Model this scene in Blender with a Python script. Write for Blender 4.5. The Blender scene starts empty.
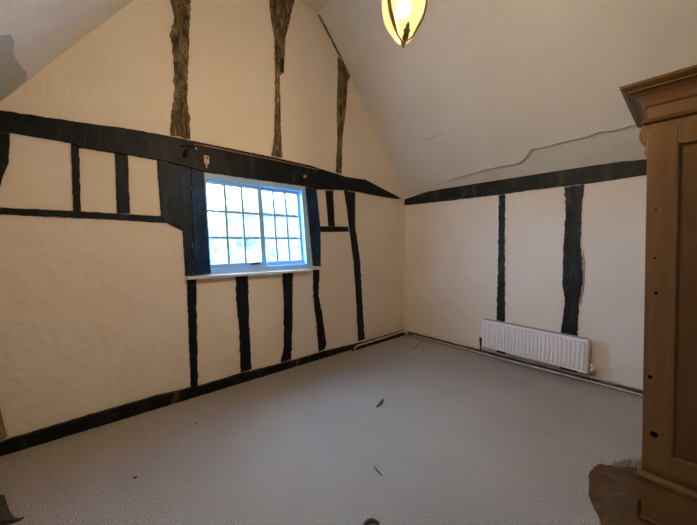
import bpy, bmesh, math, random
from mathutils import Vector, Matrix, noise
from mathutils.geometry import delaunay_2d_cdt
random.seed(7)
C = bpy.context.scene.collection
# ------------------------------------------------------------------ camera
F, CX, CY, H = 307.0, 348.5, 262.5, 1.35
PITCH = math.atan(16.5 / F)
YAW = math.atan(343.5 * math.cos(PITCH) / F)
XB, YA, XL, YF = 3.78, 2.93, -0.50, -2.3      # right wall, window wall, left wall, wall behind the viewer
FL = 3.985                                    # flat ceiling height
cam = bpy.data.cameras.new('camera'); co = bpy.data.objects.new('camera', cam); C.objects.link(co)
cam.sensor_width = 36; cam.lens = F / 697 * 36; cam.clip_start = 0.02
co.location = (0, 0, H); co.rotation_euler = (math.pi/2 - PITCH, 0, YAW - math.pi/2)
bpy.context.scene.camera = co

def ray(px, py):
    a = (px - CX) / F; b = (CY - py) / F
    fx, fy = math.cos(YAW), math.sin(YAW); cp, sp = math.cos(PITCH), math.sin(PITCH)
    return Vector((fx*cp + a*fy + b*fx*sp, fy*cp - a*fx + b*fy*sp, -sp + b*cp))
def onA(px, py, y=YA):
    r = ray(px, py); t = y / r.y; return (r.x*t, H + r.z*t)
def onB(px, py, x=XB):
    r = ray(px, py); t = x / r.x; return (r.y*t, H + r.z*t)
def onF(px, py, z=0.0):
    r = ray(px, py); t = (z - H) / r.z; return (r.x*t, r.y*t)

# ------------------------------------------------------------------ materials
def mat(name, rough=0.6, metal=0.0):
    m = bpy.data.materials.new(name); m.use_nodes = True
    nt = m.node_tree; b = nt.nodes['Principled BSDF']
    b.inputs['Roughness'].default_value = rough; b.inputs['Metallic'].default_value = metal
    return m, nt, b
def tex(nt, scale, detail=4, sc=(1, 1, 1), rough=0.55, kind='ShaderNodeTexNoise', dist=0):
    tc = nt.nodes.new('ShaderNodeTexCoord'); mp = nt.nodes.new('ShaderNodeMapping')
    mp.inputs['Scale'].default_value = sc
    t = nt.nodes.new(kind); t.inputs['Scale'].default_value = scale
    if kind == 'ShaderNodeTexNoise':
        t.inputs['Detail'].default_value = detail; t.inputs['Roughness'].default_value = rough
        t.inputs['Distortion'].default_value = dist
    nt.links.new(tc.outputs['Object'], mp.inputs['Vector']); nt.links.new(mp.outputs['Vector'], t.inputs['Vector'])
    return t.outputs[0]
def ramp(nt, src, stops):
    r = nt.nodes.new('ShaderNodeValToRGB'); e = r.color_ramp.elements
    while len(e) < len(stops): e.new(0.5)
    for el, (p, c) in zip(e, stops): el.position = p; el.color = (*c, 1)
    nt.links.new(src, r.inputs[0]); return r.outputs[0]
def bump(nt, b, src, strength, dist, prev=None):
    n = nt.nodes.new('ShaderNodeBump'); n.inputs['Strength'].default_value = strength; n.inputs['Distance'].default_value = dist
    nt.links.new(src, n.inputs['Height'])
    if prev: nt.links.new(prev, n.inputs['Normal'])
    nt.links.new(n.outputs[0], b.inputs['Normal']); return n.outputs[0]
def simple(name, col, rough=0.5, metal=0.0, var=0.0, scale=20, sc=(1, 1, 1), bs=0.0):
    m, nt, b = mat(name, rough, metal)
    if var:
        s = tex(nt, scale, 5, sc)
        c = ramp(nt, s, [(0.3, tuple(x*(1-var) for x in col)), (0.7, tuple(min(1, x*(1+var)) for x in col))])
        nt.links.new(c, b.inputs['Base Color'])
        if bs: bump(nt, b, s, bs, 0.01)
    else: b.inputs['Base Color'].default_value = (*col, 1)
    return m
def plaster(name, c0, c1, marks=False):
    m, nt, b = mat(name, 0.75)
    s = tex(nt, 1.6, 6, rough=0.6)
    c = ramp(nt, s, [(0.3, c0), (0.7, c1)])
    nt.links.new(c, b.inputs['Base Color'])
    n = bump(nt, b, tex(nt, 3.2, 3), 0.55, 0.05)
    n = bump(nt, b, tex(nt, 14, 5), 0.35, 0.012, n)
    bump(nt, b, tex(nt, 90, 4), 0.2, 0.003, n)
    return m
M = {}
M['wall'] = plaster('cream_plaster', (.765, .66, .53), (.815, .72, .585))
M['wallB'] = plaster('pink_white_plaster', (.79, .71, .61), (.85, .77, .67))
M['ceil'] = plaster('ceiling_plaster', (.67, .64, .58), (.73, .70, .64))
M['rag'] = simple('broken_plaster', (.42, .36, .27), .9, var=.6, scale=40)
M['patch'] = plaster('grey_plaster', (.40, .40, .37), (.46, .46, .42))
def carpet():
    m, nt, b = mat('carpet', 0.95)
    big = ramp(nt, tex(nt, 0.9, 3), [(0.35, (.335, .295, .258)), (0.7, (.395, .355, .315))])
    sp = ramp(nt, tex(nt, 190, 1, rough=0.9), [(0.38, (.45, .45, .45)), (0.5, (.97, .97, .97)), (0.62, (1.55, 1.55, 1.55))])
    mx = nt.nodes.new('ShaderNodeMix'); mx.data_type = 'RGBA'; mx.blend_type = 'MULTIPLY'; mx.inputs[0].default_value = 1
    nt.links.new(big, mx.inputs[6]); nt.links.new(sp, mx.inputs[7]); nt.links.new(mx.outputs[2], b.inputs['Base Color'])
    n = bump(nt, b, tex(nt, 210, 2), 0.25, 0.003)
    bump(nt, b, tex(nt, 2.5, 3), 0.4, 0.03, n)
    b.inputs['Specular IOR Level'].default_value = 0.1
    return m
M['carpet'] = carpet()
def darkpaint(name, base, chip):
    m, nt, b = mat(name, 0.5)
    b.inputs['Specular IOR Level'].default_value = .25
    s = tex(nt, 9, 8, (1, 1, .35), 0.7)
    c = ramp(nt, s, [(0.36, tuple(x*.4 for x in base)), (0.5, base), (0.58, tuple(x*2.2 for x in base)), (0.66, chip)])
    nt.links.new(c, b.inputs['Base Color'])
    n = bump(nt, b, tex(nt, 5, 4), 0.5, 0.03)
    bump(nt, b, tex(nt, 40, 6, (1, 1, .3)), 0.5, 0.006, n)
    return m
M['navy'] = darkpaint('navy_black_timber_paint', (.0020, .0046, .0090), (.030, .024, .018))
M['bloom_soft'] = darkpaint('timber_paint_soft_blue_bloom', (.0035, .013, .032), (.02, .035, .06))  # blue halo of the window put into the wide post's colour
M['bloom_deep'] = darkpaint('timber_paint_deep_blue_bloom', (.004, .026, .085), (.014, .05, .11))  # stronger window bloom painted into the timbers touching the frame
M['black'] = darkpaint('black_timber_paint', (.004, .0045, .005), (.09, .065, .04))
M['green'] = darkpaint('green_black_timber_paint', (.010, .0145, .0125), (.05, .045, .03))
def rawwood():
    m, nt, b = mat('bare_old_timber', 0.85)
    s = tex(nt, 17, 9, (1, 1, .3), 0.8, dist=0.9)
    c = ramp(nt, s, [(0.38, (.012, .008, .004)), (0.46, (.065, .045, .018)), (0.51, (.14, .10, .042)), (0.57, (.22, .155, .075)), (0.66, (.60, .46, .30))])
    nt.links.new(c, b.inputs['Base Color'])
    n = bump(nt, b, s, 0.7, 0.012)
    return m
M['raw'] = rawwood()
def pine(name, k=1.0, axis=(1, 1, .08)):
    m, nt, b = mat(name, 0.45)
    s = tex(nt, 13, 6, axis, 0.6, dist=1.2)
    c = ramp(nt, s, [(0.25, (.070*k, .033*k, .006*k)), (0.5, (.122*k, .056*k, .011*k)), (0.75, (.160*k, .076*k, .017*k))])
    nt.links.new(c, b.inputs['Base Color']); bump(nt, b, s, 0.25, 0.004)
    return m
M['pine'] = pine('waxed_pine'); M['pinedark'] = pine('waxed_pine_panel', 0.72)
M['pineh'] = pine('waxed_pine_crosswise', 0.9, (1, .08, 1))
M['knot'] = simple('pine_knot', (.004, .002, .001), 1.0)
M['knot'].node_tree.nodes['Principled BSDF'].inputs['Specular IOR Level'].default_value = 0
M['radw'] = simple('white_radiator_enamel', (.88, .87, .88), 0.3)
M['radg'] = simple('radiator_grille', (.42, .40, .38), 0.5)
M['frame'] = simple('window_paint_blue_flare', (.32, .58, .86), 0.35)  # blue daylight flare put into the frame's base colour
M['sill'] = simple('pale_sill_paint', (.62, .64, .66), 0.4, var=.06)
M['skirt'] = simple('worn_skirting_gap_shade', (.10, .08, .06), 0.6, var=.8, scale=7, sc=(1, 1, 3))  # worn skirting, with shade of the gap between the pipes put into its colour
M['pipe'] = simple('cream_painted_pipe', (.66, .60, .53), 0.4, var=.3, scale=9)
M['brass'] = simple('aged_brass', (.42, .27, .09), 0.35, 0.9, .2, 40)
M['copper'] = simple('copper', (.45, .22, .13), 0.4, 0.7, .2, 20)
M['iron'] = simple('dark_iron', (.012, .012, .015), 0.5, 0.3)
M['chrome'] = simple('chrome', (.7, .7, .68), 0.2, 1.0)
M['white_pl'] = simple('white_plastic', (.75, .72, .66), 0.4)
M['pink'] = simple('pinkish_metal_plate', (.55, .36, .30), 0.4)
M['scrap'] = simple('dark_scrap', (.035, .024, .018), 0.8, var=.4, scale=60)
M['lightscrap'] = simple('tan_scrap', (.24, .15, .09), 0.8, var=.3, scale=60)
M['smear'] = simple('brown_stand_in', (.080, .036, .008), 0.8, var=.35, scale=9, bs=.4)
M['thread'] = simple('tan_threads', (.22, .15, .07), 0.9)
M['render'] = simple('outside_render', (.075, .095, .085), 0.9, var=.1, scale=2)
M['outframe'] = simple('outside_white_paint', (.25, .25, .2), 0.6)
M['outglass'] = simple('outside_dark_pane', (.03, .05, .05), 0.3)
M['leaf'] = simple('outside_foliage', (.055, .085, .055), 0.9, var=.4, scale=3)
M['grass'] = simple('outside_ground', (.07, .09, .06), 0.9, var=.3, scale=2)
M['rooft'] = simple('outside_roof', (.08, .085, .08), 0.9, var=.3, scale=4)
def glass(name, haze, col):
    m = bpy.data.materials.new(name); m.use_nodes = True; nt = m.node_tree; nt.nodes.clear()
    o = nt.nodes.new('ShaderNodeOutputMaterial'); t = nt.nodes.new('ShaderNodeBsdfTransparent'); g = nt.nodes.new('ShaderNodeBsdfGlossy')
    tr = nt.nodes.new('ShaderNodeBsdfTranslucent'); tr.inputs[0].default_value = (*col, 1); t.inputs[0].default_value = (.93, .98, 1, 1)
    g.inputs['Roughness'].default_value = .03
    a = nt.nodes.new('ShaderNodeMixShader'); a.inputs[0].default_value = haze
    b = nt.nodes.new('ShaderNodeMixShader'); b.inputs[0].default_value = .06
    nt.links.new(t.outputs[0], a.inputs[1]); nt.links.new(tr.outputs[0], a.inputs[2])
    nt.links.new(a.outputs[0], b.inputs[1]); nt.links.new(g.outputs[0], b.inputs[2]); nt.links.new(b.outputs[0], o.inputs[0])
    return m
M['glassL'] = glass('misted_window_glass', .05, (.75, .93, 1)); M['glassR'] = glass('window_glass', .02, (.75, .93, 1))
def emis(name, col, st, transp=0.0):
    m = bpy.data.materials.new(name); m.use_nodes = True; nt = m.node_tree; nt.nodes.clear()
    o = nt.nodes.new('ShaderNodeOutputMaterial'); e = nt.nodes.new('ShaderNodeEmission'); e.inputs[0].default_value = (*col, 1); e.inputs[1].default_value = st
    if transp:
        t = nt.nodes.new('ShaderNodeBsdfTransparent'); x = nt.nodes.new('ShaderNodeMixShader'); x.inputs[0].default_value = transp
        nt.links.new(e.outputs[0], x.inputs[1]); nt.links.new(t.outputs[0], x.inputs[2]); nt.links.new(x.outputs[0], o.inputs[0])
    else: nt.links.new(e.outputs[0], o.inputs[0])
    return m
LAMP = (1.0, .75, .48)
M['lampglass'] = emis('glowing_lamp_glass', (1, .66, .24), .95, .6)
M['bulb'] = emis('lit_bulb', LAMP, 900)

# ------------------------------------------------------------------ builders
def link(name, bm, m, parent=None, smooth=False, recalc=True):
    if recalc: bmesh.ops.recalc_face_normals(bm, faces=bm.faces)
    me = bpy.data.meshes.new(name); 
    vs = [v.co for v in bm.verts]
    org = Vector((0, 0, 0))
    if parent is None and vs:
        lo = [min(v[i] for v in vs) for i in range(3)]; hi = [max(v[i] for v in vs) for i in range(3)]
        org = Vector(((lo[0]+hi[0])/2, (lo[1]+hi[1])/2, lo[2]))
        bmesh.ops.translate(bm, verts=bm.verts, vec=-org)
    if smooth:
        for f in bm.faces: f.smooth = True
    bm.to_mesh(me); bm.free(); me.materials.append(m)
    o = bpy.data.objects.new(name, me); C.objects.link(o); o.location = org
    if parent is not None:
        o.parent = parent
        root = parent; loc = Vector((0, 0, 0))
        while root: loc += root.location; root = root.parent
        o.matrix_parent_inverse = Matrix.Identity(4); o.location = -loc
    return o
def tag(o, label=None, cat=None, group=None, kind=None):
    if label: o['label'] = label
    if cat: o['category'] = cat
    if group: o['group'] = group
    if kind: o['kind'] = kind
    return o
def thing(name, loc, label, cat, group=None):
    o = bpy.data.objects.new(name, None); C.objects.link(o); o.location = loc; o.empty_display_size = .05
    return tag(o, label, cat, group)
def struct(o): o['kind'] = 'structure'; return o
def box(bm, a, b, bev=0.0):
    x0, y0, z0 = a; x1, y1, z1 = b
    v = [bm.verts.new((x, y, z)) for x in (x0, x1) for y in (y0, y1) for z in (z0, z1)]
    fs = [bm.faces.new([v[i] for i in q]) for q in ((0, 1, 3, 2), (4, 6, 7, 5), (0, 4, 5, 1), (2, 3, 7, 6), (0, 2, 6, 4), (1, 5, 7, 3))]
    if bev: bmesh.ops.bevel(bm, geom=list({e for f in fs for e in f.edges}), offset=bev, segments=2, affect='EDGES', profile=.5)
    return bm
def tube(bm, pts, r, n=8, cap=True):
    pts = [Vector(p) for p in pts]; rings = []
    for i, p in enumerate(pts):
        d = (pts[min(i+1, len(pts)-1)] - pts[max(i-1, 0)]).normalized()
        u = d.cross(Vector((0, 0, 1)));
        if u.length < .05: u = d.cross(Vector((1, 0, 0)))
        u.normalize(); w = d.cross(u)
        rr = r[i] if isinstance(r, (list, tuple)) else r
        rings.append([bm.verts.new(p + (u*math.cos(t) + w*math.sin(t))*rr) for t in [2*math.pi*k/n for k in range(n)]])
    for a, b in zip(rings, rings[1:]):
        for k in range(n): bm.faces.new((a[k], a[(k+1) % n], b[(k+1) % n], b[k]))
    if cap: bm.faces.new(rings[0]); bm.faces.new(rings[-1][::-1])
    return bm
def lathe(bm, prof, c, n=24, a0=0, a1=2*math.pi):
    full = abs(a1 - a0 - 2*math.pi) < 1e-6; k = n if full else n + 1; rings = []
    for r, z in prof:
        rings.append([bm.verts.new((c[0]+r*math.cos(a0+(a1-a0)*i/n), c[1]+r*math.sin(a0+(a1-a0)*i/n), c[2]+z)) for i in range(k)])
    for a, b in zip(rings, rings[1:]):
        for i in range(n): bm.faces.new((a[i], a[(i+1) % k], b[(i+1) % k], b[i]))
    return bm

def rough_outline(pts, step, jit, seed, scale=9.0):
    """densify a closed outline and make its edges waver like hewn timber"""
    out = []; n = len(pts); rnd = random.Random(seed)
    for i in range(n):
        a = Vector(pts[i]).to_2d() if False else Vector(pts[i]); b = Vector(pts[(i+1) % n]); d = b - a; L = d.length
        if L < 1e-5: continue
        k = max(1, int(L/step)); nrm = Vector((-d.y, d.x)).normalized()
        for j in range(k):
            p = a + d*(j/k); amp = jit if L > .14 else jit*.25
            if j == 0: amp *= .3
            q = noise.noise(Vector((p.x*scale*3, p.y*scale*3, seed*3.1))) + .8*rnd.uniform(-1, 1)*(.55 if j else 0)
            out.append(p + nrm*q*amp)
    return out
def slab_from_outline(pts, fn, depth, chamfer=.0035):
    """outline in wall coordinates -> solid piece: back on the wall, front at depth, small chamfer"""
    bm = bmesh.new(); n = len(pts)
    area = sum(pts[i].x*pts[(i+1) % n].y - pts[(i+1) % n].x*pts[i].y for i in range(n))
    sg = 1 if area > 0 else -1; inn = []
    for i in range(n):
        t = (pts[(i+1) % n] - pts[i-1])
        nn = Vector((-t.y, t.x))*sg
        if nn.length > 0: nn.normalize()
        inn.append(pts[i] + nn*chamfer)
    v0 = [bm.verts.new(fn(p.x, p.y, 0)) for p in pts]
    v1 = [bm.verts.new(fn(p.x, p.y, depth-chamfer)) for p in pts]
    v2 = [bm.verts.new(fn(p.x, p.y, depth)) for p in inn]
    for a, b in ((v0, v1), (v1, v2)):
        for i in range(n): bm.faces.new((a[i], a[(i+1) % n], b[(i+1) % n], b[i]))
    for flat, dd in ((pts, 0), (inn, depth)):
        cv, ce_, cf, *_ = delaunay_2d_cdt([Vector((p.x, p.y)) for p in flat], [], [list(range(n))], 1, 1e-6)
        nv = [bm.verts.new(fn(p.x, p.y, dd)) for p in cv]
        for f in cf:
            bm.faces.new([nv[i] for i in f])
    bmesh.ops.remove_doubles(bm, verts=bm.verts, dist=1e-5)
    return bm
fA = lambda u, v, d: (u, YA - .001 - d, v)
fB = lambda u, v, d: (XB - .001 - d, u, v)
def timberA(name, px, label, m, cat='timber post', depth=.03, jit=.007, seed=1, top=None, group=None, step=.02):
    pts = [Vector(onA(*p)) for p in px]
    if top: pts = top(pts)
    o = link(name, slab_from_outline(rough_outline(pts, step, jit, seed), fA, depth), M[m])
    return tag(o, label, cat, group)
def timberB(name, px, label, m, cat='timber post', depth=.03, jit=.007, seed=1, step=.02):
    pts = [Vector(onB(*p)) for p in px]
    o = link(name, slab_from_outline(rough_outline(pts, step, jit, seed), fB, depth), M[m])
    return tag(o, label, cat)

# ------------------------------------------------------------------ room shell
R = [(3.78, 2.10), (3.45, 2.49), (3.2, 2.795), (2.95, 3.10), (2.65, 3.458), (2.40, 3.735), (2.16, FL)]
Lp = [(.965, FL), (.414, 3.235), (.03, 2.72), (-.31, 2.246), (XL, 1.985)]
bm = bmesh.new(); box(bm, (XL-.25, YF-.25, -.2), (XB+.25, YA+.25, 0)); struct(link('floor', bm, M['carpet']))

WH = [(.914, 1.095), (2.040, 1.105), (1.966, 2.012), (.892, 2.000)]     # window opening
def gable(name, y0, y1, hole, m):
    bm = bmesh.new()
    outer = [(XL, 0), (XB, 0)] + R + Lp
    vo = [bm.verts.new((x, y0, z)) for x, z in outer]; eo = [bm.edges.new((vo[i], vo[(i+1) % len(vo)])) for i in range(len(vo))]
    ed = list(eo)
    if hole:
        vh = [bm.verts.new((x, y0, z)) for x, z in hole]; ed += [bm.edges.new((vh[i], vh[(i+1) % 4])) for i in range(4)]
    bmesh.ops.triangle_fill(bm, edges=ed, use_beauty=True)
    r = bmesh.ops.extrude_face_region(bm, geom=bm.faces[:])
    bmesh.ops.translate(bm, verts=[v for v in r['geom'] if isinstance(v, bmesh.types.BMVert)], vec=(0, y1-y0, 0))
    return struct(link(name, bm, m))
gable('wall_back', YA, YA+.22, WH, M['wall'])
gable('wall_front', YF, YF-.22, None, M['wall'])
bm = bmesh.new(); box(bm, (XB, YF-.22, 0), (XB+.22, YA+.22, 2.10)); struct(link('wall_right', bm, M['wallB']))
bm = bmesh.new(); box(bm, (XL-.22, YF-.22, 0), (XL, YA+.22, 1.985)); struct(link('wall_left', bm, M['wall']))

# ceiling: right slope is a fine grid so the sagging plaster edge is real relief
slopeN = Vector((-1.2, 0, -1)).normalized()
def onS(px, py):
    r = ray(px, py); o = Vector((0, 0, H)); p0 = Vector((3.78, 0, 2.10)); t = (p0-o).dot(slopeN)/r.dot(slopeN); return o + r*t
jag = [onS(*p) for p in ((405, 190), (440, 182), (484, 168.5), (505, 164), (520, 161.5), (527, 156), (533, 147), (545, 145.5), (562, 140.5), (590, 134), (600, 129.5), (613, 129), (640, 121))]
jag2 = [onS(*p) for p in ((404, 145), (415, 141), (430, 138), (445, 131), (460, 126))]
def jz(y, line):
    if y >= line[0].y: return line[0].z
    for a, b in zip(line, line[1:]):
        if b.y <= y <= a.y: return a.z + (b.z-a.z)*(a.y-y)/(a.y-b.y+1e-9)
    return line[-1].z
def prof_at(s):
    L = [0]
    for a, b in zip(R, R[1:]): L.append(L[-1] + math.hypot(b[0]-a[0], b[1]-a[1]))
    d = s*L[-1]
    for i in range(len(R)-1):
        if d <= L[i+1] + 1e-9:
            k = (d-L[i])/(L[i+1]-L[i]); return (R[i][0]+(R[i+1][0]-R[i][0])*k, R[i][1]+(R[i+1][1]-R[i][1])*k)
    return R[-1]
bm = bmesh.new(); ys = [YF + (YA-YF)*i/330 for i in range(331)]
ss = [i/260*.30 for i in range(260)] + [.30 + i/60*.70 for i in range(61)]
rows = []
for s in ss:
    x, z = prof_at(s); row = []
    for y in ys:
        e = 0.0
        jj = jz(y, jag); fade = min(1, max(0, (2.35-y)/.55)) if y > 1.8 else 1
        dz = z - jj
        if dz >= 0: e += .042*fade*math.exp(-dz/.18)
        elif dz > -.022: e += .042*fade*(1+dz/.022)**.8
        j2 = jz(y, jag2); f2 = max(0, 1-abs(y-2.2)/.45); d2 = z-j2
        if d2 >= 0: e += .012*f2*math.exp(-d2/.12)
        elif d2 > -.02: e += .012*f2*(1+d2/.02)
        e += .010*noise.noise(Vector((y*1.3, z*1.3, 4)))*min(1, (z-2.1)*3)
        if y > YA-.08: e *= max(0, (YA-y)/.08)
        if s > .9: e *= max(0, (1-s)/.1)
        p = Vector((x, y, z)) + slopeN*max(e, -.004)
        row.append(bm.verts.new(p))
    rows.append(row)
for a, b in zip(rows, rows[1:]):
    for i in range(len(a)-1): bm.faces.new((a[i], a[i+1], b[i+1], b[i]))
for f in bm.faces: f.smooth = True
def strip(bm, pts, off):
    a = [bm.verts.new((x, YF-.22, z)) for x, z in pts]; b = [bm.verts.new((x, YA+.22, z)) for x, z in pts]
    for i in range(len(pts)-1): bm.faces.new((a[i], a[i+1], b[i+1], b[i]))
    c = [bm.verts.new((x+off[0], YF-.22, z+off[1])) for x, z in pts]; d = [bm.verts.new((x+off[0], YA+.22, z+off[1])) for x, z in pts]
    for i in range(len(pts)-1): bm.faces.new((c[i], d[i], d[i+1], c[i+1]))
strip(bm, [R[-1]] + Lp, (0, .15))
c = [(x+.20, z+.12) for x, z in R]
a = [bm.verts.new((x, YF-.22, z)) for x, z in c]; b = [bm.verts.new((x, YA+.22, z)) for x, z in c]
for i in range(len(c)-1): bm.faces.new((a[i], b[i], b[i+1], a[i+1]))
ce = link('ceiling', bm, M['ceil'], recalc=False); struct(ce)

# grey patch on the left slope
bm = bmesh.new()
n0 = Vector((.8, 0, -.59)); 
def onL(px, py):
    p0 = Vector((.03, 0, 2.72)); nl = Vector((1.393, 0, -1)).normalized(); r = ray(px, py); o = Vector((0, 0, H)); t = (p0-o).dot(nl)/r.dot(nl); return o+r*t, nl
out = [(-30, 60), (-30, 34), (3, 35), (10, 34), (14, 42), (12, 52), (17, 62), (26, 72), (28, 84), (25, 92), (14, 98), (-5, 104), (-30, 104)]
vb, vt = [], []
for p in out:
    q, nl = onL(*p)
    if q.y > YA-.03: q.y = YA-.03
    vb.append(bm.verts.new(q+nl*.0015)); vt.append(bm.verts.new(q+nl*.004))
for i in range(len(out)): bm.faces.new((vb[i], vb[(i+1) % len(out)], vt[(i+1) % len(out)], vt[i]))
bm.faces.new(vb); bm.faces.new(vt)
tag(link('grey_patch', bm, M['patch']), 'grey patch on the left sloping ceiling above the dark beam', 'plaster patch')

# ------------------------------------------------------------------ dark timbers of the window wall
beam = [(-22, 108), (0, 111), (40, 117), (80, 123), (120, 128), (160, 135), (190, 141), (230, 149), (270, 157), (310, 166), (345, 177), (365, 180), (380, 188), (393, 194.5), (400.5, 199),
        (396, 199), (380, 196.5), (355, 191.5), (342, 190), (316, 189.5), (304.5, 186.4), (204.5, 172.2), (190, 168), (158, 160), (120, 154), (80, 148), (70, 143), (40, 138), (10, 133), (-22, 130)]
timberA('tie_beam', beam, 'long dark blue-black horizontal beam across the wall above the window', 'navy', 'beam', .022, .004, 1)
cp = thing('corner_post', (onA(-6, 300)[0], YA, 0), 'crooked dark post in the left corner, bare brown wood showing near the floor', 'timber post')
link('post', slab_from_outline(rough_outline([Vector(onA(*p)) for p in [(-20, 131.5), (10, 134), (9, 160), (0, 187), (-7, 230), (-7, 380), (-1, 404), (-20, 404)]], .02, .004, 2), fA, .018), M['black'], cp)
link('bare_foot', slab_from_outline(rough_outline([Vector(onA(*p)) for p in [(-20, 405), (-.5, 405), (4, 425), (7.5, 436), (2, 440), (-20, 444)]], .02, .004, 2), fA, .016), M['raw'], cp)['label'] = 'bare brown foot of the post'
timberA('timber_rail', [(.5, 207.6), (72, 211), (161.3, 216.2), (166.8, 222.8), (129, 220.5), (72, 217.7), (-1, 214.5)],
        'thin black horizontal rail under the three small plaster panels left of the window', 'navy', 'timber rail', .014, .004, 3)
timberA('short_stud', [(71, 143.5), (79, 148), (81, 211), (73.5, 210.5)], 'short black stud left of the window, nearest the left corner', 'navy', 'timber stud', .013, .004, 4)
timberA('short_stud', [(115, 153.5), (127.7, 155.5), (129.7, 213.5), (117, 213)], 'short black stud left of the window, between the two narrow plaster panels', 'navy', 'timber stud', .013, .003, 5)
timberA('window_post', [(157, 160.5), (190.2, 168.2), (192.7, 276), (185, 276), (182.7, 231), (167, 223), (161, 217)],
        'wide dark jowled post left of the window, blue window bloom in its colour, tapering below the rail', 'bloom_soft', 'timber post', .018, .004, 6)
timberA('window_post', [(190.8, 168.4), (203.5, 172.4), (210.5, 273.5), (193.3, 275.5)], 'upright timber coloured with blue window bloom, tight against the left side of the window', 'bloom_deep', 'timber post', .015, .003, 7)
timberA('window_post', [(305.2, 187.2), (316, 189.8), (320, 228), (320.2, 266.2), (312.6, 266)], 'upright timber coloured with blue window bloom, tight against the right side of the window', 'bloom_deep', 'timber post', .015, .003, 8)
timberA('lower_stud', [(186.5, 279.2), (196, 278.8), (197.8, 385.5), (190.7, 387.2)], 'narrow black stud under the left end of the window sill', 'navy', 'timber stud', .012, .005, 9)
timberA('lower_stud', [(235.4, 275.6), (247.6, 274.7), (248.6, 319), (251, 369), (240.5, 372), (239, 326), (236, 300)], 'black stud under the window, second from left below the sill', 'navy', 'timber stud', .014, .008, 10)
timberA('lower_stud', [(282, 272.2), (292.3, 271.6), (292, 319), (291, 359), (280.5, 362), (283.6, 346), (283.6, 301)], 'black stud under the window, third from left, flaring at its foot', 'navy', 'timber stud', .014, .008, 11)
timberA('lower_stud', [(312.8, 269.8), (319, 269.5), (318, 295), (321.5, 312), (325.8, 343), (324.5, 349), (318.5, 351.5), (316, 322), (313, 295)],
        'crooked black stud under the right end of the window sill', 'navy', 'timber stud', .014, .008, 12)
timberA('tall_stud', [(344, 190.8), (354.6, 192.2), (354.5, 225), (359.7, 262), (361.6, 300), (364.3, 339), (358.2, 341), (356, 300), (353.4, 262), (349.6, 232), (346, 204)],
        'tall black stud right of the window running from beam to floor', 'navy', 'timber stud', .015, .007, 13)
timberA('short_stud', [(325.2, 190.6), (332.6, 190.8), (334.4, 226.2), (328.2, 226)], 'short dark stud right of the window between two slim plaster panels', 'navy', 'timber stud', .012, .003, 14)
timberA('timber_rail', [(320.4, 226.2), (347.5, 226.8), (348.3, 231.5), (320.5, 232)], 'short black rail right of the window under the slim plaster panels', 'navy', 'timber rail', .013, .002, 15)
# bare upper timbers
def up(k):
    def g(pts): return pts
    return g
U1 = [(176, -34), (183, -34), (190, 0), (189.6, 27), (188, 61), (187, 100), (189.5, 122), (190, 139.6), (170.7, 135.6), (170.7, 116), (174.4, 91), (173, 55), (170, 33.5), (174.4, 18), (170, 0)]
def cl(px, lo):
    r = []
    for a, b in px: r.append((a, b))
    return r
timberA('upper_stud', [(171, -8), (190, -8)] + U1[2:], 'wide bare brown timber above the beam, leftmost of the three', 'raw', 'timber post', .013, .009, 16)
timberA('upper_stud', [(268, -17), (298, -17), (294, 0), (289.5, 20), (285, 38), (284, 58), (283.5, 73), (279.2, 76), (280.5, 131), (282, 158.2), (271, 155.8), (274, 138), (275, 103), (275, 74), (274.8, 61), (274, 38), (271, 20), (269, 0)],
        'bare timber above the window, broad at the top and thin below', 'raw', 'timber post', .013, .006, 17)
timberA('upper_stud', [(337.6, 57), (341, 60), (349.0, 79), (347.5, 81), (345, 114), (342, 138), (341, 174.2), (335.4, 172), (337.5, 138), (336.5, 114), (337.6, 77.6)],
        'slim bare brown timber above the beam, rightmost of the three', 'raw', 'timber post', .012, .006, 18)
timberA('slope_brace', [(318.0, 15.5), (320.4, 15), (339.5, 51.5), (350.0, 76.5), (349.0, 78), (341.3, 59), (337.2, 53)],
        'thin diagonal sliver of bare timber along the sloping ceiling edge', 'raw', 'timber brace', .010, .004, 19)
# small dark iron slot beside the middle upper timber
bm = bmesh.new(); pts = [Vector(onA(*p)) for p in ((279.8, 60), (283, 60), (282.8, 72.5), (279.4, 73))]
tag(link('iron_strap', slab_from_outline(pts, lambda u, v, d: (u, YA-.0145-d, v), .006, .001), M['iron']), 'small black iron strap on the middle bare timber above the window', 'strap')

# ------------------------------------------------------------------ right wall timbers
def ylin(px, py): return (px, py)
timberB('wall_beam', [(402, 200.5), (427.6, 192), (475, 181.8), (523, 176), (570, 168.3), (618, 162.4), (648, 159.3), (700, 154), (780, 146), (780, 163), (700, 170), (647, 175), (585, 184), (537, 189.5), (499, 194.8), (437, 202), (403.5, 205.5)],
        'long green-black horizontal beam along the right wall under the sloping ceiling', 'green', 'beam', .020, .005, 21, .04)
timberB('wall_stud', [(499, 195.4), (505.3, 194.5), (505, 255), (505, 319), (505.5, 358), (497, 355.5), (496.7, 318), (498.5, 255)],
        'narrow green-black stud on the right wall, behind the left part of the radiator', 'green', 'timber stud', .012, .007, 22)
timberB('wall_stud', [(565, 187.4), (584, 184.6), (582, 208), (580.5, 246), (583, 279), (579, 303), (577.6, 336), (577, 378), (559.5, 373), (561, 331), (565, 303), (562.5, 285), (563.5, 246), (566, 215)],
        'wide green-black stud on the right wall, behind the right part of the radiator', 'green', 'timber stud', .013, .007, 23)

timberB('plaster_edge', [(583.2, 250), (585.2, 262), (584.8, 280), (583.6, 292), (580.5, 306), (579.6, 303), (583.2, 284), (581.6, 262)],
        'ragged strip of broken pale plaster beside the wide stud above the radiator', 'rag', 'plaster', .008, .003, 24)
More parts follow.
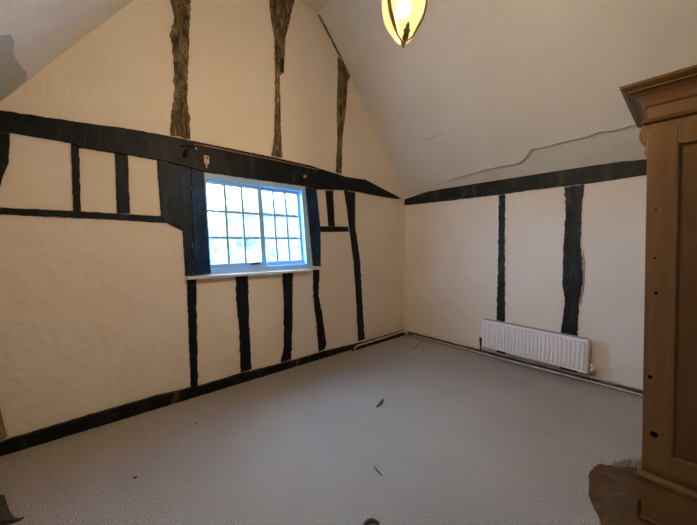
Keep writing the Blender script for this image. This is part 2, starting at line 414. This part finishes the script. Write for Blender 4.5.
# ------------------------------------------------------------------ skirting, pipes
sole = [(-12, 447), (8, 438.5), (53, 425), (107, 409), (160, 394), (200, 385), (239, 373.5), (290.5, 360.5), (325, 350.5), (363, 341.5), (403, 330)]
pts = [Vector(onA(*p)) for p in sole]; pts = pts + [Vector((pts[-1].x, .001)), Vector((pts[0].x, .001))]
o = link('baseboard_back', slab_from_outline(rough_outline(pts, .03, .004, 31), fA, .028), M['black']); struct(o)
bm = bmesh.new(); box(bm, (2.62, YA-.078, .001), (3.70, YA-.066, .03)); 
o = link('trim_1', bm, M['black']); struct(o)
o = link('baseboard_right', slab_from_outline(rough_outline([Vector(q) for q in ((YF+.01, .001), (YA-.09, .001), (YA-.09, .05), (YF+.01, .05))], .05, .003, 33), fB, .02), M['skirt']); struct(o)
bm = bmesh.new(); tube(bm, [(XB-.034, YF+.02, .064)] + [(XB-.034+.002*math.sin(y*9), y, .064+.003*math.sin(y*5)) for y in [YF+.3+i*.2 for i in range(24)]] + [(XB-.036, YA-.10, .064), (XB-.07, YA-.085, .064), (2.70, YA-.085, .058), (2.66, YA-.085, .04), (2.655, YA-.085, .012)], .009, 10)
tag(link('heating_pipe', bm, M['pipe'], smooth=True), 'cream painted pipe running low round the corner, above the skirting and behind the radiator', 'pipe')
bm = bmesh.new(); tube(bm, [(XB-.05, YF+.02, .022)] + [(XB-.05, YF+.4+i*.3, .022+.002*math.sin(i)) for i in range(16)] + [(XB-.05, YA-.2, .022)], .008, 10)
tag(link('heating_pipe', bm, M['pipe'], smooth=True), 'lower pipe lying at floor level along the right wall skirting', 'pipe')
# black broken patches on the skirting
for k, (y0, y1, z0, z1) in enumerate(((1.50, 1.62, .03, .085), (.93, 1.12, .025, .06), (.52, .58, .05, .075), (2.0, 2.1, .028, .05))):
    pass

# ------------------------------------------------------------------ window
def wq(s, t, y):
    BL, BR, TR, TL = [Vector(q) for q in WH]
    a = BL.lerp(BR, s); b = TL.lerp(TR, s); p = a.lerp(b, t); return (p.x, y, p.y)
def wbar(bm, s0, s1, t0, t1, y0, y1):
    v = [bm.verts.new(wq(s, t, y)) for s in (s0, s1) for t in (t0, t1) for y in (y0, y1)]
    for q in ((0, 1, 3, 2), (4, 6, 7, 5), (0, 4, 5, 1), (2, 3, 7, 6), (0, 2, 6, 4), (1, 5, 7, 3)): bm.faces.new([v[i] for i in q])
win = bpy.data.objects.new('window_1', None); C.objects.link(win); win.location = (1.46, YA, 1.10); struct(win)
win['label'] = 'two-part sliding sash window with eighteen small panes, blue daylight flare in its paint'
bm = bmesh.new(); y0, y1 = YA-.004, YA+.12
wbar(bm, .001, .012, .001, .999, y0, y1); wbar(bm, .950, .999, .001, .999, y0, y1)
wbar(bm, .012, .950, .945, .999, y0, y1); wbar(bm, .012, .950, .001, .045, y0, y1)
link('window_frame', bm, M['frame'], win)
def sash(s0, s1, sl, sr, y0, y1, g, label):
    bm = bmesh.new(); t0, t1 = .046, .944
    wbar(bm, s0, s0+sl, t0, t1, y0, y1); wbar(bm, s1-sr, s1, t0, t1, y0, y1)
    wbar(bm, s0+sl, s1-sr, t1-.035, t1, y0, y1); wbar(bm, s0+sl, s1-sr, t0, t0+.05, y0, y1)
    a, b = s0+sl, s1-sr; c, d = t0+.05, t1-.035
    for k in (1, 2):
        m = a+(b-a)*k/3; wbar(bm, m-.011, m+.011, c, d, y0+.004, y1-.004)
        m = c+(d-c)*k/3; wbar(bm, a, b, m-.013, m+.013, y0+.005, y1-.005)
    sh = link('sash', bm, M['frame'], win); sh['label'] = label
    bm = bmesh.new(); wbar(bm, a-.002, b+.002, c-.002, d+.002, (y0+y1)/2-.002, (y0+y1)/2+.002)
    link('pane', bm, M[g], sh)
    return sh
sl = sash(.012, .520, .012, .045, YA+.025, YA+.055, 'glassL', 'left sash with nine misted panes')
sr = sash(.490, .950, .030, .025, YA+.060, YA+.090, 'glassR', 'right sash with nine clearer panes')
bm = bmesh.new(); p = wq(.41, .085, YA+.012); box(bm, (p[0]-.05, YA+.006, p[2]-.012), (p[0]+.03, YA+.025, p[2]+.004), .003); box(bm, (p[0]-.03, YA-.006, p[2]-.002), (p[0]+.045, YA+.006, p[2]+.012), .003)
link('latch', bm, M['iron'], win)
bm = bmesh.new(); a = onA(187.5, 276.5, YA-.07); b = onA(316.8, 267.6, YA-.07)
x0, x1 = a[0], b[0]-.055
box(bm, (x0, YA-.075, 1.062), (x1, YA-.001, 1.088), .004)
so = link('window_sill', bm, M['sill'], win)

# ------------------------------------------------------------------ fittings on the beam
yb = YA-.0235
def PB(px, py, d=0): x, z = onA(px, py, yb); return Vector((x, yb-d, z))
t = thing('wall_hook', PB(206, 163), 'small pink metal plate with pin on the beam above the window left corner', 'hook')
bm = bmesh.new(); a = PB(203.8, 163.5); b = PB(208.8, 156.2); box(bm, (a.x, yb-.012, a.z), (b.x, yb, b.z), .003); link('plate', bm, M['pink'], t)
bm = bmesh.new(); p = PB(206.8, 158.3, .012); tube(bm, [p, p+Vector((0, -.006, 0))], .009, 12); link('screw', bm, M['iron'], t)
bm = bmesh.new(); tube(bm, [PB(206.3, 163, .006), PB(206.3, 168, .006)], .006, 8); link('pin', bm, M['white_pl'], t)
t = thing('cable_clamp', PB(187, 155), 'black iron hook with twisted wire on the beam left of the window', 'hook')
bm = bmesh.new(); tube(bm, [PB(191.5, 145.5, .012), PB(188.5, 149, .03), PB(186, 152, .035), PB(184.5, 155.5, .02), PB(186.5, 156, .012)], [.010, .012, .014, .016, .010], 8); link('hook', bm, M['iron'], t, smooth=True)
bm = bmesh.new(); tube(bm, [PB(181, 145, .008), PB(184, 147, .02), PB(187, 144.5, .02), PB(190, 147.5, .015), PB(195, 147, .008)], .006, 6); link('wire', bm, M['iron'], t, smooth=True)
bm = bmesh.new(); tube(bm, [PB(195, 147.5, .006), PB(196.5, 150, .006)], .008, 6); link('cap', bm, M['pink'], t)
t = thing('wall_hook', PB(309, 176), 'small iron hook with pale plate on the beam above the window right corner', 'hook')
bm = bmesh.new(); tube(bm, [PB(304.5, 176.5, .001), PB(304.5, 176.5, .012)], .016, 12); link('plate', bm, M['pink'], t)
bm = bmesh.new(); tube(bm, [PB(308.5, 176, .004), PB(311, 174, .03), PB(313.5, 172.8, .02)], [.007, .013, .008], 8); link('hook', bm, M['iron'], t, smooth=True)
bm = bmesh.new(); tube(bm, [PB(x, y-.2, .007) for x, y in ((194, 144.4), (210, 147.3), (230, 151.4), (250, 155.6), (270, 159.4), (290, 163.8), (306, 167.4), (318, 170.2))], .006, 8)
tag(link('cable', bm, M['copper'], smooth=True), 'thin copper coloured cable running along the upper edge of the beam', 'cable')

# ------------------------------------------------------------------ radiator
XR = XB-.125; ry0, ry1, rz0, rz1 = .632, 1.655, .115, .445
rad = thing('radiator', (XR+.05, (ry0+ry1)/2, 0), 'white ribbed panel radiator hung low on the right wall', 'radiator')
def radz(y): return .018*(y-ry0)/(ry1-ry0)            # hung very slightly out of level
bm = bmesh.new(); box(bm, (XR, ry0, rz0), (XR+.012, ry1, rz1), .004)
n = 27; pw = (ry1-ry0-.03)/n
for i in range(n):
    c = ry0+.015+pw*(i+.5); hw = pw*.33
    v = []
    for dx, w, z0, z1 in ((0, hw+.002, rz0+.024, rz1-.024), (-.016, hw-.002, rz0+.034, rz1-.034)):
        v.append([bm.verts.new((XR+dx, c+sy*w, z)) for sy, z in ((-1, z0), (1, z0), (1, z1), (-1, z1))])
    for k in range(4): bm.faces.new((v[0][k], v[0][(k+1) % 4], v[1][(k+1) % 4], v[1][k]))
    bm.faces.new(v[1])
for v in bm.verts: v.co.z += radz(v.co.y)
link('front_panel', bm, M['radw'], rad)
bm = bmesh.new(); box(bm, (XR+.075, ry0+.01, rz0), (XR+.085, ry1-.01, rz1-.004), .003)
for v in bm.verts: v.co.z += radz(v.co.y)
link('rear_panel', bm, M['radw'], rad)
bm = bmesh.new()
for i in range(52):
    c = ry0+.02+i*(ry1-ry0-.04)/51; box(bm, (XR+.013, c-.002, rz1-.003), (XR+.074, c+.002, rz1+.003))
box(bm, (XR+.013, ry0+.004, rz1-.006), (XR+.018, ry1-.004, rz1+.004)); box(bm, (XR+.069, ry0+.004, rz1-.006), (XR+.074, ry1-.004, rz1+.004))
for v in bm.verts: v.co.z += radz(v.co.y)
link('top_grille', bm, M['radg'], rad)
for y0 in (ry0-.004, ry1-.002):
    bm = bmesh.new(); box(bm, (XR+.004, y0, rz0+.006), (XR+.082, y0+.006, rz1-.001), .002)
    for v in bm.verts: v.co.z += radz(y0)
    link('side_panel', bm, M['radw'], rad)
bm = bmesh.new()
for i in range(30):
    c = ry0+.03+i*(ry1-ry0-.06)/29; box(bm, (XR+.013, c-.008, rz0+.02), (XR+.074, c-.006, rz1-.012)); box(bm, (XR+.013, c+.006, rz0+.02), (XR+.074, c+.008, rz1-.012))
for v in bm.verts: v.co.z += radz(v.co.y)
link('convector_fins', bm, M['radw'], rad)
for yy in (ry0+.2, ry1-.2):
    bm = bmesh.new(); box(bm, (XR+.086, yy-.015, rz0+.03), (XB-.034, yy+.015, rz1-.03)); link('bracket', bm, M['radg'], rad)
bm = bmesh.new(); yv = ry0-.035; tube(bm, [(XR+.045, ry0-.003, .145), (XR+.045, yv, .145)], .009, 10); tube(bm, [(XR+.045, yv, .165), (XR+.045, yv, .10)], .013, 12); tube(bm, [(XR+.045, yv, .10), (XR+.045, yv, .065), (XR+.06, yv, .058), (XB-.046, yv, .058)], .0075, 8)
vv = link('valve', bm, M['chrome'], rad, smooth=True)
bm = bmesh.new(); lathe(bm, [(.001, 0), (.016, 0), (.019, .008), (.018, .030), (.012, .038), (.001, .038)], (XR+.045, yv, .166), 14); link('valve_cap', bm, M['white_pl'], vv, smooth=True)
bm = bmesh.new(); yv = ry1+.035; tube(bm, [(XR+.045, ry1+.005, .165), (XR+.045, yv, .165)], .009, 10); tube(bm, [(XR+.045, yv, .22), (XR+.045, yv-.002, .19), (XR+.045, yv, .11)], [.022, .02, .010], 10); tube(bm, [(XR+.045, yv, .11), (XR+.045, yv, .065), (XR+.06, yv, .058), (XB-.046, yv, .058)], .0075, 8)
link('valve', bm, M['iron'], rad, smooth=True)

# ------------------------------------------------------------------ wardrobe
WX, WY = 2.022, .113; D, Wd = .60, 1.20
ward = thing('wardrobe', (WX+D/2, WY-Wd/2, 0), 'tall waxed pine wardrobe with moulded cornice at the right edge of the room', 'wardrobe')
lean = .025
def fin(bm):
    for v in bm.verts: v.co.y += lean*v.co.z
    return bm
def rings(bm, prof, inset_back=True):
    """prof: (overhang, z); lofts the plan rectangle of the wardrobe"""
    rr = []
    for o_, z in prof:
        rr.append([bm.verts.new(q) for q in ((WX-o_, WY+o_, z), (WX+D, WY+o_, z), (WX+D, WY-Wd-o_, z), (WX-o_, WY-Wd-o_, z))])
    for a, b in zip(rr, rr[1:]):
        for k in range(4): bm.faces.new((a[k], a[(k+1) % 4], b[(k+1) % 4], b[k]))
    bm.faces.new(rr[0]); bm.faces.new(rr[-1]); return bm
bm = bmesh.new(); rings(bm, [(0, .262), (0, 1.918)]); link('carcass', fin(bm), M['pine'], ward)
bm = bmesh.new(); rings(bm, [(.004, .0), (.004, .030), (-.001, .038), (-.001, .225)]); pl = link('plinth', fin(bm), M['pineh'], ward)
bm = bmesh.new(); rings(bm, [(.0, .226), (.012, .230), (.016, .240), (.012, .251), (.003, .261)]); link('base_moulding', fin(bm), M['pine'], ward)
bm = bmesh.new(); rings(bm, [(.0, 1.919), (.016, 1.922), (.021, 1.930), (.016, 1.938), (.004, 1.942)]); link('frieze_bead', fin(bm), M['pineh'], ward)
bm = bmesh.new(); rings(bm, [(.002, 1.943), (.002, 1.995)]); link('frieze', fin(bm), M['pineh'], ward)
bm = bmesh.new(); rings(bm, [(.008, 1.996), (.012, 2.004), (.018, 2.022), (.030, 2.040), (.048, 2.054), (.066, 2.062), (.066, 2.068), (.074, 2.070), (.090, 2.082), (.092, 2.092), (.088, 2.094)]); link('cornice', fin(bm), M['pineh'], ward)
# scrolled bracket at the top of the side
bm = bmesh.new(); pr = [(0, 1.775), (.006, 1.778), (.009, 1.790), (.004, 1.800), (.003, 1.812), (.010, 1.828), (.022, 1.842), (.028, 1.860), (.027, 1.885), (.020, 1.900), (.024, 1.914), (0, 1.916)]
a = [bm.verts.new((WX+.002, WY+.001+p, z)) for p, z in pr]; b = [bm.verts.new((WX+.07, WY+.001+p, z)) for p, z in pr]
for k in range(len(pr)): bm.faces.new((a[k], a[(k+1) % len(pr)], b[(k+1) % len(pr)], b[k]))
bm.faces.new(a); bm.faces.new(b); link('bracket', fin(bm), M['pine'], ward)
def door(ya, yb, handle):
    z0, z1 = .30, 1.885; st = .10; th = .022; x0 = WX-.001
    bm = bmesh.new()
    box(bm, (x0-th, yb, z0), (x0, yb+st, z1), .002); box(bm, (x0-th, ya-st, z0), (x0, ya, z1), .002)
    box(bm, (x0-th, yb+st, z0), (x0, ya-st, z0+.085), .002); box(bm, (x0-th, yb+st, z1-.085), (x0, ya-st, z1), .002)
    for v in bm.verts: v.co.x += th   # doors sit flush in the frame
    for v in bm.verts: v.co.x -= th
    d = link('door', fin(bm), M['pine'], ward)
    bm = bmesh.new(); box(bm, (x0-.006, yb+st, z0+.085), (x0-.001, ya-st, z1-.085)); link('panel', fin(bm), M['pinedark'], d)
    bm = bmesh.new(); q = [(yb+st, z0+.085), (ya-st, z0+.085), (ya-st, z1-.085), (yb+st, z1-.085)]
    for i in range(4):
        (a0, b0), (a1, b1) = q[i], q[(i+1) % 4]; tube(bm, [(x0-.012, a0, b0), (x0-.012, a1, b1)], .006, 6)
    link('moulding', fin(bm), M['pineh'], d)
    bm = bmesh.new(); lathe(bm, [(.001, 0), (.010, 0), (.008, .012), (.018, .022), (.019, .032), (.010, .040), (.001, .041)], (0, 0, 0), 16)
    bmesh.ops.rotate(bm, verts=bm.verts, cent=(0, 0, 0), matrix=Matrix.Rotation(-math.pi/2, 3, 'Y')); bmesh.ops.translate(bm, verts=bm.verts, vec=(x0-th, handle, 1.0))
    link('knob', fin(bm), M['pineh'], d, smooth=True)
    return d
d1 = door(WY-.001, WY-Wd/2+.003, WY-Wd/2+.05); door(WY-Wd/2-.003, WY-Wd+.001, WY-Wd/2-.05)
for i, (px, py, r) in enumerate(((656, 293, .007), (650, 377, .008), (654, 434.5, .013), (656, 210, .004), (655, 258, .004))):
    y, z = onB(px, py, WX-.024); bm = bmesh.new(); K = 12
    ring = [(WX-.0232, y+r*math.cos(t)*(1+.2*random.random()), z+r*1.15*math.sin(t)) for t in [2*math.pi*k/K for k in range(K)]]
    a = [bm.verts.new(p) for p in ring]; b = [bm.verts.new((p[0]-.0008, p[1], p[2])) for p in ring]
    for k in range(K): bm.faces.new((a[k], a[(k+1) % K], b[(k+1) % K], b[k]))
    bm.faces.new(b); bm.faces.new(a); link('knot', bm, M['knot'], d1)

# ------------------------------------------------------------------ made-up brown shape for a stitching smear of the wardrobe foot
poly = [onF(*p) for p in ((588, 486), (589, 474), (596, 466.5), (612, 467.5), (626, 470), (640, 471))] + [(2.42, .1195), (2.016, .1195), (2.0155, .110), (2.0155, .04)] + [onF(*p) for p in ((640, 552), (612, 556), (603, 535), (597, 518), (592, 508), (588, 497))]
def inside(x, y):
    c = False; n = len(poly)
    for i in range(n):
        (xa, ya), (xb, yb_) = poly[i], poly[(i+1) % n]
        if (ya > y) != (yb_ > y) and x < (xb-xa)*(y-ya)/(yb_-ya)+xa: c = not c
    return c
ra, rb = Vector(onF(604, 499)), Vector(onF(668, 532)); rd = (rb-ra).normalized(); rn = Vector((-rd.y, rd.x))
bm = bmesh.new(); st = .005; g = {}
x0 = min(p[0] for p in poly); y0 = min(p[1] for p in poly)
nx = int((max(p[0] for p in poly)-x0)/st)+2; ny = int((max(p[1] for p in poly)-y0)/st)+2
def hgt(x, y):
    p = Vector((x, y)); d = (p-ra).dot(rn); s = (p-ra).dot(rd); e = min(1, max(0, (s+.04)/.12))
    h = .010 + .07*math.exp(-(d/(.022 if d<0 else .05))**2)*e + .012*(noise.noise(Vector((x*9, y*9, 2)))+.6) + .004*noise.noise(Vector((x*40, y*40, 1)))
    return max(.006, h)
for i in range(nx):
    for j in range(ny):
        x, y = x0+i*st, y0+j*st
        w = .006*noise.noise(Vector((x*30, y*30, 9)))
        if inside(x+w, y+w): g[i, j] = bm.verts.new((x, y, hgt(x, y)))
for (i, j) in list(g):
    q = [(i, j), (i+1, j), (i+1, j+1), (i, j+1)]
    if all(k in g for k in q): bm.faces.new([g[k] for k in q])
bmesh.ops.delete(bm, geom=[v for v in bm.verts if not v.link_faces], context='VERTS')
bmesh.ops.smooth_vert(bm, verts=[v for v in bm.verts if v.is_boundary], factor=.5, use_axis_x=True, use_axis_y=True)
r = bmesh.ops.extrude_face_region(bm, geom=bm.faces[:])
for v in [v for v in r['geom'] if isinstance(v, bmesh.types.BMVert)]: v.co.z -= .004
for f in bm.faces: f.smooth = True
stand_in = thing('brown_stand_in', (2.05, .3, 0), 'made-up crumpled brown shape for a stitching smear of the wardrobe foot, on the carpet', 'stand_in')
link('stand_in', bm, M['smear'], stand_in)
bm = bmesh.new(); rnd = random.Random(3)
for k in range(0, 26, 2):
    px = 612+k*1.1; p = Vector((*onF(px, 468.5+rnd.uniform(0, 2.5)), .012)); q = Vector((*onF(px+rnd.uniform(0, 5), 464-rnd.uniform(0, 4)), .010))
    if min(p.y, q.y) < .13: continue
    tube(bm, [p, (p+q)/2+Vector((0, 0, .012)), q], .0028, 5)
fr = link('fringe', bm, M['thread'], stand_in); fr['label'] = 'pale frayed threads along the back edge'; fr['kind'] = 'stuff'

# ------------------------------------------------------------------ scraps on the carpet
def scrap(name, pts, w, m, label, z=.006, n=6):
    bm = bmesh.new(); P = [Vector((*onF(*p), z)) for p in pts]
    rr = [w*(.55 if i in (0, len(P)-1) else 1) for i in range(len(P))]
    tube(bm, P, rr, n)
    for v in bm.verts: v.co.z = .002+(v.co.z-z+w)*.8
    return tag(link(name, bm, M[m]), label, 'debris')
scrap('bark_scrap', [(376.5, 408), (379, 405.8), (381.5, 403), (382.8, 400.3)], .010, 'scrap', 'dark curved splinter on the middle of the carpet')
scrap('wood_splinter', [(374, 467.5), (376.5, 470.5), (379, 473.5), (382, 476.8)], .005, 'scrap', 'thin straight dark sliver on the carpet nearer the viewer')
scrap('bark_scrap', [(364, 527), (368, 524.5), (373, 523.6), (379, 526)], .014, 'scrap', 'dark crumb of debris at the bottom edge of the carpet view')
scrap('bark_scrap', [(133, 479), (135.5, 478.5), (137.5, 478)], .006, 'scrap', 'small dark speck alone on the left part of the carpet')
scrap('wire_offcut', [(411, 350), (415, 347.8), (419, 344.5), (422.5, 341)], .006, 'lightscrap', 'thin brown curl lying near the far corner of the room')
scrap('bark_scrap', [(422, 351.5), (424.5, 351.2)], .007, 'scrap', 'tiny dark crumb near the far corner, beside the brown curl')
scrap('bark_scrap', [(195, 424.5), (197.5, 424)], .006, 'scrap', 'tiny dark crumb on the carpet near the dark skirting')
# dark curled thing at the lower left
sc = []
outl = [(-14, 500.5), (-2, 500.5), (4.5, 500), (7, 506), (10, 514), (14, 518.5), (19, 519.5), (24, 518.3), (20, 521), (12, 524), (4, 526), (-14, 530)]
bm = bmesh.new(); lo, hi = [], []
for i, p in enumerate(outl):
    x, y = onF(*p); h = .03 if p[0] < 6 else (.016 if p[0] < 13 else .008)
    x = max(x, XL+.01); lo.append(bm.verts.new((x, y, .001))); hi.append(bm.verts.new((x, y, h)))
for i in range(len(outl)): bm.faces.new((lo[i], lo[(i+1) % len(outl)], hi[(i+1) % len(outl)], hi[i]))
bm.faces.new(lo); bm.faces.new(hi); bmesh.ops.triangulate(bm, faces=[f for f in bm.faces if len(f.verts) > 4], ngon_method='EAR_CLIP')
tag(link('torn_underlay', bm, M['scrap']), 'dark torn scrap with a pointed tongue on the carpet at the lower left', 'debris')

# ------------------------------------------------------------------ pendant lantern
lx, ly, lz = 1.113, .882, 2.236
fa = math.degrees(YAW)
lamp = thing('pendant_lantern', (lx, ly, lz), 'lit brass lantern with pointed curved glass hanging from the ceiling', 'pendant lamp')
k = .00455
gp = [(.4, 1), (8, 5), (12.5, 12), (16, 17.5), (18.6, 23), (20.2, 30), (21, 38), (21, 46), (20, 54), (17.5, 62), (14, 68)]
gp = [(a*k, b*k) for a, b in gp]
bm = bmesh.new(); lathe(bm, gp, (lx, ly, lz), 36); link('glass_shade', bm, M['lampglass'], lamp, smooth=True)
for off in (-50, 70, 190):
    # azimuth seen from the camera: off is the turn to the right of the direction facing the viewer
    az = math.radians(fa+180+off); u = Vector((math.cos(az), math.sin(az), 0)); tn = Vector((-u.y, u.x, 0)); bm = bmesh.new(); vs = []
    for r_, z in gp:
        w = .0095 if z > .04 else .005
        c0 = Vector((lx, ly, lz+z)) + u*(r_+.0015)
        vs.append([bm.verts.new(q) for q in (c0-tn*w, c0-tn*w*.6+u*.005, c0+tn*w*.6+u*.005, c0+tn*w)])
    for a, b in zip(vs, vs[1:]):
        for i in range(4): bm.faces.new((a[i], a[(i+1) % 4], b[(i+1) % 4], b[i]))
    bm.faces.new(vs[0]); bm.faces.new(vs[-1]); link('rib', bm, M['brass'], lamp, smooth=False)
bm = bmesh.new(); lathe(bm, [(.001, -.016), (.005, -.014), (.006, -.008), (.004, -.003), (.010, .002), (.013, .008), (.009, .013), (.001, .014)], (lx, ly, lz), 16)
az = math.radians(fa+180+10); u = Vector((math.cos(az), math.sin(az), 0)); tn = Vector((-u.y, u.x, 0))
leafp = [(0, 0), (.014, .012), (.011, .022), (.016, .030), (.009, .036), (.008, .046), (0, .056), (-.008, .046), (-.009, .036), (-.016, .030), (-.011, .022), (-.014, .012)]
def rad_at(z):
    for (ra_, za), (rb_, zb) in zip(gp, gp[1:]):
        if za <= z <= zb: return ra_+(rb_-ra_)*(z-za)/(zb-za)
    return gp[0][0]
a = []; b = []
for w, z in leafp:
    c0 = Vector((lx, ly, lz+z)) + u*(rad_at(z)*.9+.004) + tn*w; a.append(bm.verts.new(c0)); b.append(bm.verts.new(c0+u*.004))
for i in range(len(a)): bm.faces.new((a[i], a[(i+1) % len(a)], b[(i+1) % len(a)], b[i]))
bm.faces.new(a); bm.faces.new(b)
link('finial', bm, M['brass'], lamp)
zt = lz+68*k
bm = bmesh.new(); lathe(bm, [(14*k, 0), (15.5*k, .002), (15.5*k, .012), (12*k, .020), (9*k, .040), (.028, .055), (.012, .062), (.008, .085), (.001, .086)], (lx, ly, zt), 28); link('top_cap', bm, M['brass'], lamp, smooth=True)
bm = bmesh.new(); bz = lz+.150; lathe(bm, [(.001, -.032), (.018, -.028), (.027, -.016), (.030, 0), (.027, .015), (.017, .028), (.012, .040), (.012, .05)], (lx, ly, bz), 20); link('bulb', bm, M['bulb'], lamp, smooth=True)
bm = bmesh.new(); lathe(bm, [(.016, 0), (.016, .09), (.001, .09)], (lx, ly, bz+.048), 16); link('bulb_holder', bm, M['brass'], lamp)
bm = bmesh.new(); z = zt+.085; i = 0
while z < FL-.06:
    t_ = [Vector((.010*math.cos(a_), 0, .016*math.sin(a_))) for a_ in [2*math.pi*q/10 for q in range(11)]]
    P = [Vector((lx, ly, z+.016)) + (v if i % 2 else Vector((0, v.x, v.z))) for v in t_]; tube(bm, P, .0022, 5, False); z += .028; i += 1
link('chain', bm, M['brass'], lamp)
bm = bmesh.new(); lathe(bm, [(.008, FL-z-.035), (.03, FL-z-.03), (.055, FL-z-.008), (.055, FL-z-.001), (.001, FL-z-.001)], (lx, ly, z), 24); link('ceiling_rose', bm, M['brass'], lamp, smooth=True)

# ------------------------------------------------------------------ outside
bm = bmesh.new(); box(bm, (-40, YA+1, -2.9), (60, 60, -2.7)); tag(link('ground', bm, M['grass']), kind='structure')
def onY(px, py, Y): r = ray(px, py); t_ = Y/r.y; return (r.x*t_, H+r.z*t_)
HY = 13.0
hx0 = onY(266, 246, HY)[0]; hx1 = onY(340, 246, HY)[0]; hz = onY(290, 215, HY)[1]
house = thing('house', ((hx0+hx1)/2, HY+3, -2.7), 'pale neighbouring house with white framed windows seen through the right sash', 'house')
bm = bmesh.new(); box(bm, (hx0, HY, -2.7), (hx1, HY+6, hz)); link('wall', bm, M['render'], house)
bm = bmesh.new(); vs = [bm.verts.new(q) for q in ((hx0-.3, HY-.3, hz), (hx1+.3, HY-.3, hz), (hx1+.3, HY+6.3, hz), (hx0-.3, HY+6.3, hz), (hx0-.3, HY+3, hz+1.0), (hx1+.3, HY+3, hz+1.0))]
for q in ((0, 1, 5, 4), (3, 4, 5, 2), (0, 4, 3), (1, 2, 5), (0, 3, 2, 1)): bm.faces.new([vs[i] for i in q])
link('roof', bm, M['rooft'], house)
for row, (pa, pb) in enumerate(((224, 236), (243, 256))):
    for (a, b) in ((278, 287), (291, 299), (303, 312)):
        x0, z1 = onY(a, pa, HY); x1, z0 = onY(b, pb, HY)
        bm = bmesh.new()
        for A_, B_ in (((x0, z0), (x0+.08, z1)), ((x1-.08, z0), (x1, z1)), ((x0+.08, z0), (x1-.08, z0+.08)), ((x0+.08, z1-.08), (x1-.08, z1)), (((x0+x1)/2-.03, z0+.08), ((x0+x1)/2+.03, z1-.08))): box(bm, (A_[0], HY-.06, A_[1]), (B_[0], HY-.001, B_[1]))
        w = link('window', bm, M['outframe'], house)
        bm = bmesh.new(); box(bm, (x0+.08, HY-.02, z0+.08), (x1-.08, HY-.002, z1-.08)); link('pane', bm, M['outglass'], w)
def tree(px, pyt, Y, r, label, seed):
    x, zt_ = onY(px, pyt, Y); t = thing('garden_tree', (x, Y, -2.7), label, 'tree'); rnd = random.Random(seed)
    bm = bmesh.new(); tube(bm, [(x, Y, -2.7), (x+.1, Y, -1), (x, Y, zt_-r)], [.2, .15, .06], 10); link('trunk', bm, M['lightscrap'], t)
    bm = bmesh.new()
    for k_ in range(260):
        d = Vector((rnd.gauss(0, 1), rnd.gauss(0, 1), rnd.gauss(0, 1))).normalized(); c0 = Vector((x, Y, zt_-r)) + Vector((d.x*r, d.y*r, d.z*r))*rnd.uniform(.75, 1)
        mtx = Matrix.Translation(c0) @ Matrix.Rotation(rnd.uniform(0, 6), 4, d)
        bmesh.ops.create_icosphere(bm, subdivisions=1, radius=r*rnd.uniform(.12, .2), matrix=mtx)
    link('foliage', bm, M['leaf'], t)
tree(225, 222, 11, 1.9, 'misty green tree outside, behind the lower left panes', 1)
tree(240, 238, 24, 1.2, 'smaller misty tree outside, beyond the window middle', 2)

# ------------------------------------------------------------------ light
w = bpy.data.worlds.new('sky'); bpy.context.scene.world = w; w.use_nodes = True
bg = w.node_tree.nodes['Background']; bg.inputs[0].default_value = (.42, .66, 1.0, 1); bg.inputs[1].default_value = 19.0
vs_ = bpy.context.scene.view_settings
vs_.view_transform = 'Standard'; vs_.look = 'None'; vs_.gamma = 1; vs_.use_curve_mapping = False; vs_.exposure = 1.2
GROUPS = {'lower_stud': 'black studs below the window sill', 'short_stud': 'short studs between the small plaster panels', 'upper_stud': 'bare timbers above the beam',
          'window_post': 'posts beside the window', 'wall_stud': 'studs on the right wall', 'timber_rail': 'thin rails under the small panels', 'bark_scrap': 'dark scraps on the carpet',
          'wall_hook': 'hooks on the beam above the window', 'heating_pipe': 'pipes along the skirting', 'garden_tree': 'trees outside the window'}
for o in C.objects:
    g_ = GROUPS.get(o.name.split('.')[0])
    if g_ and o.parent is None: o['group'] = g_
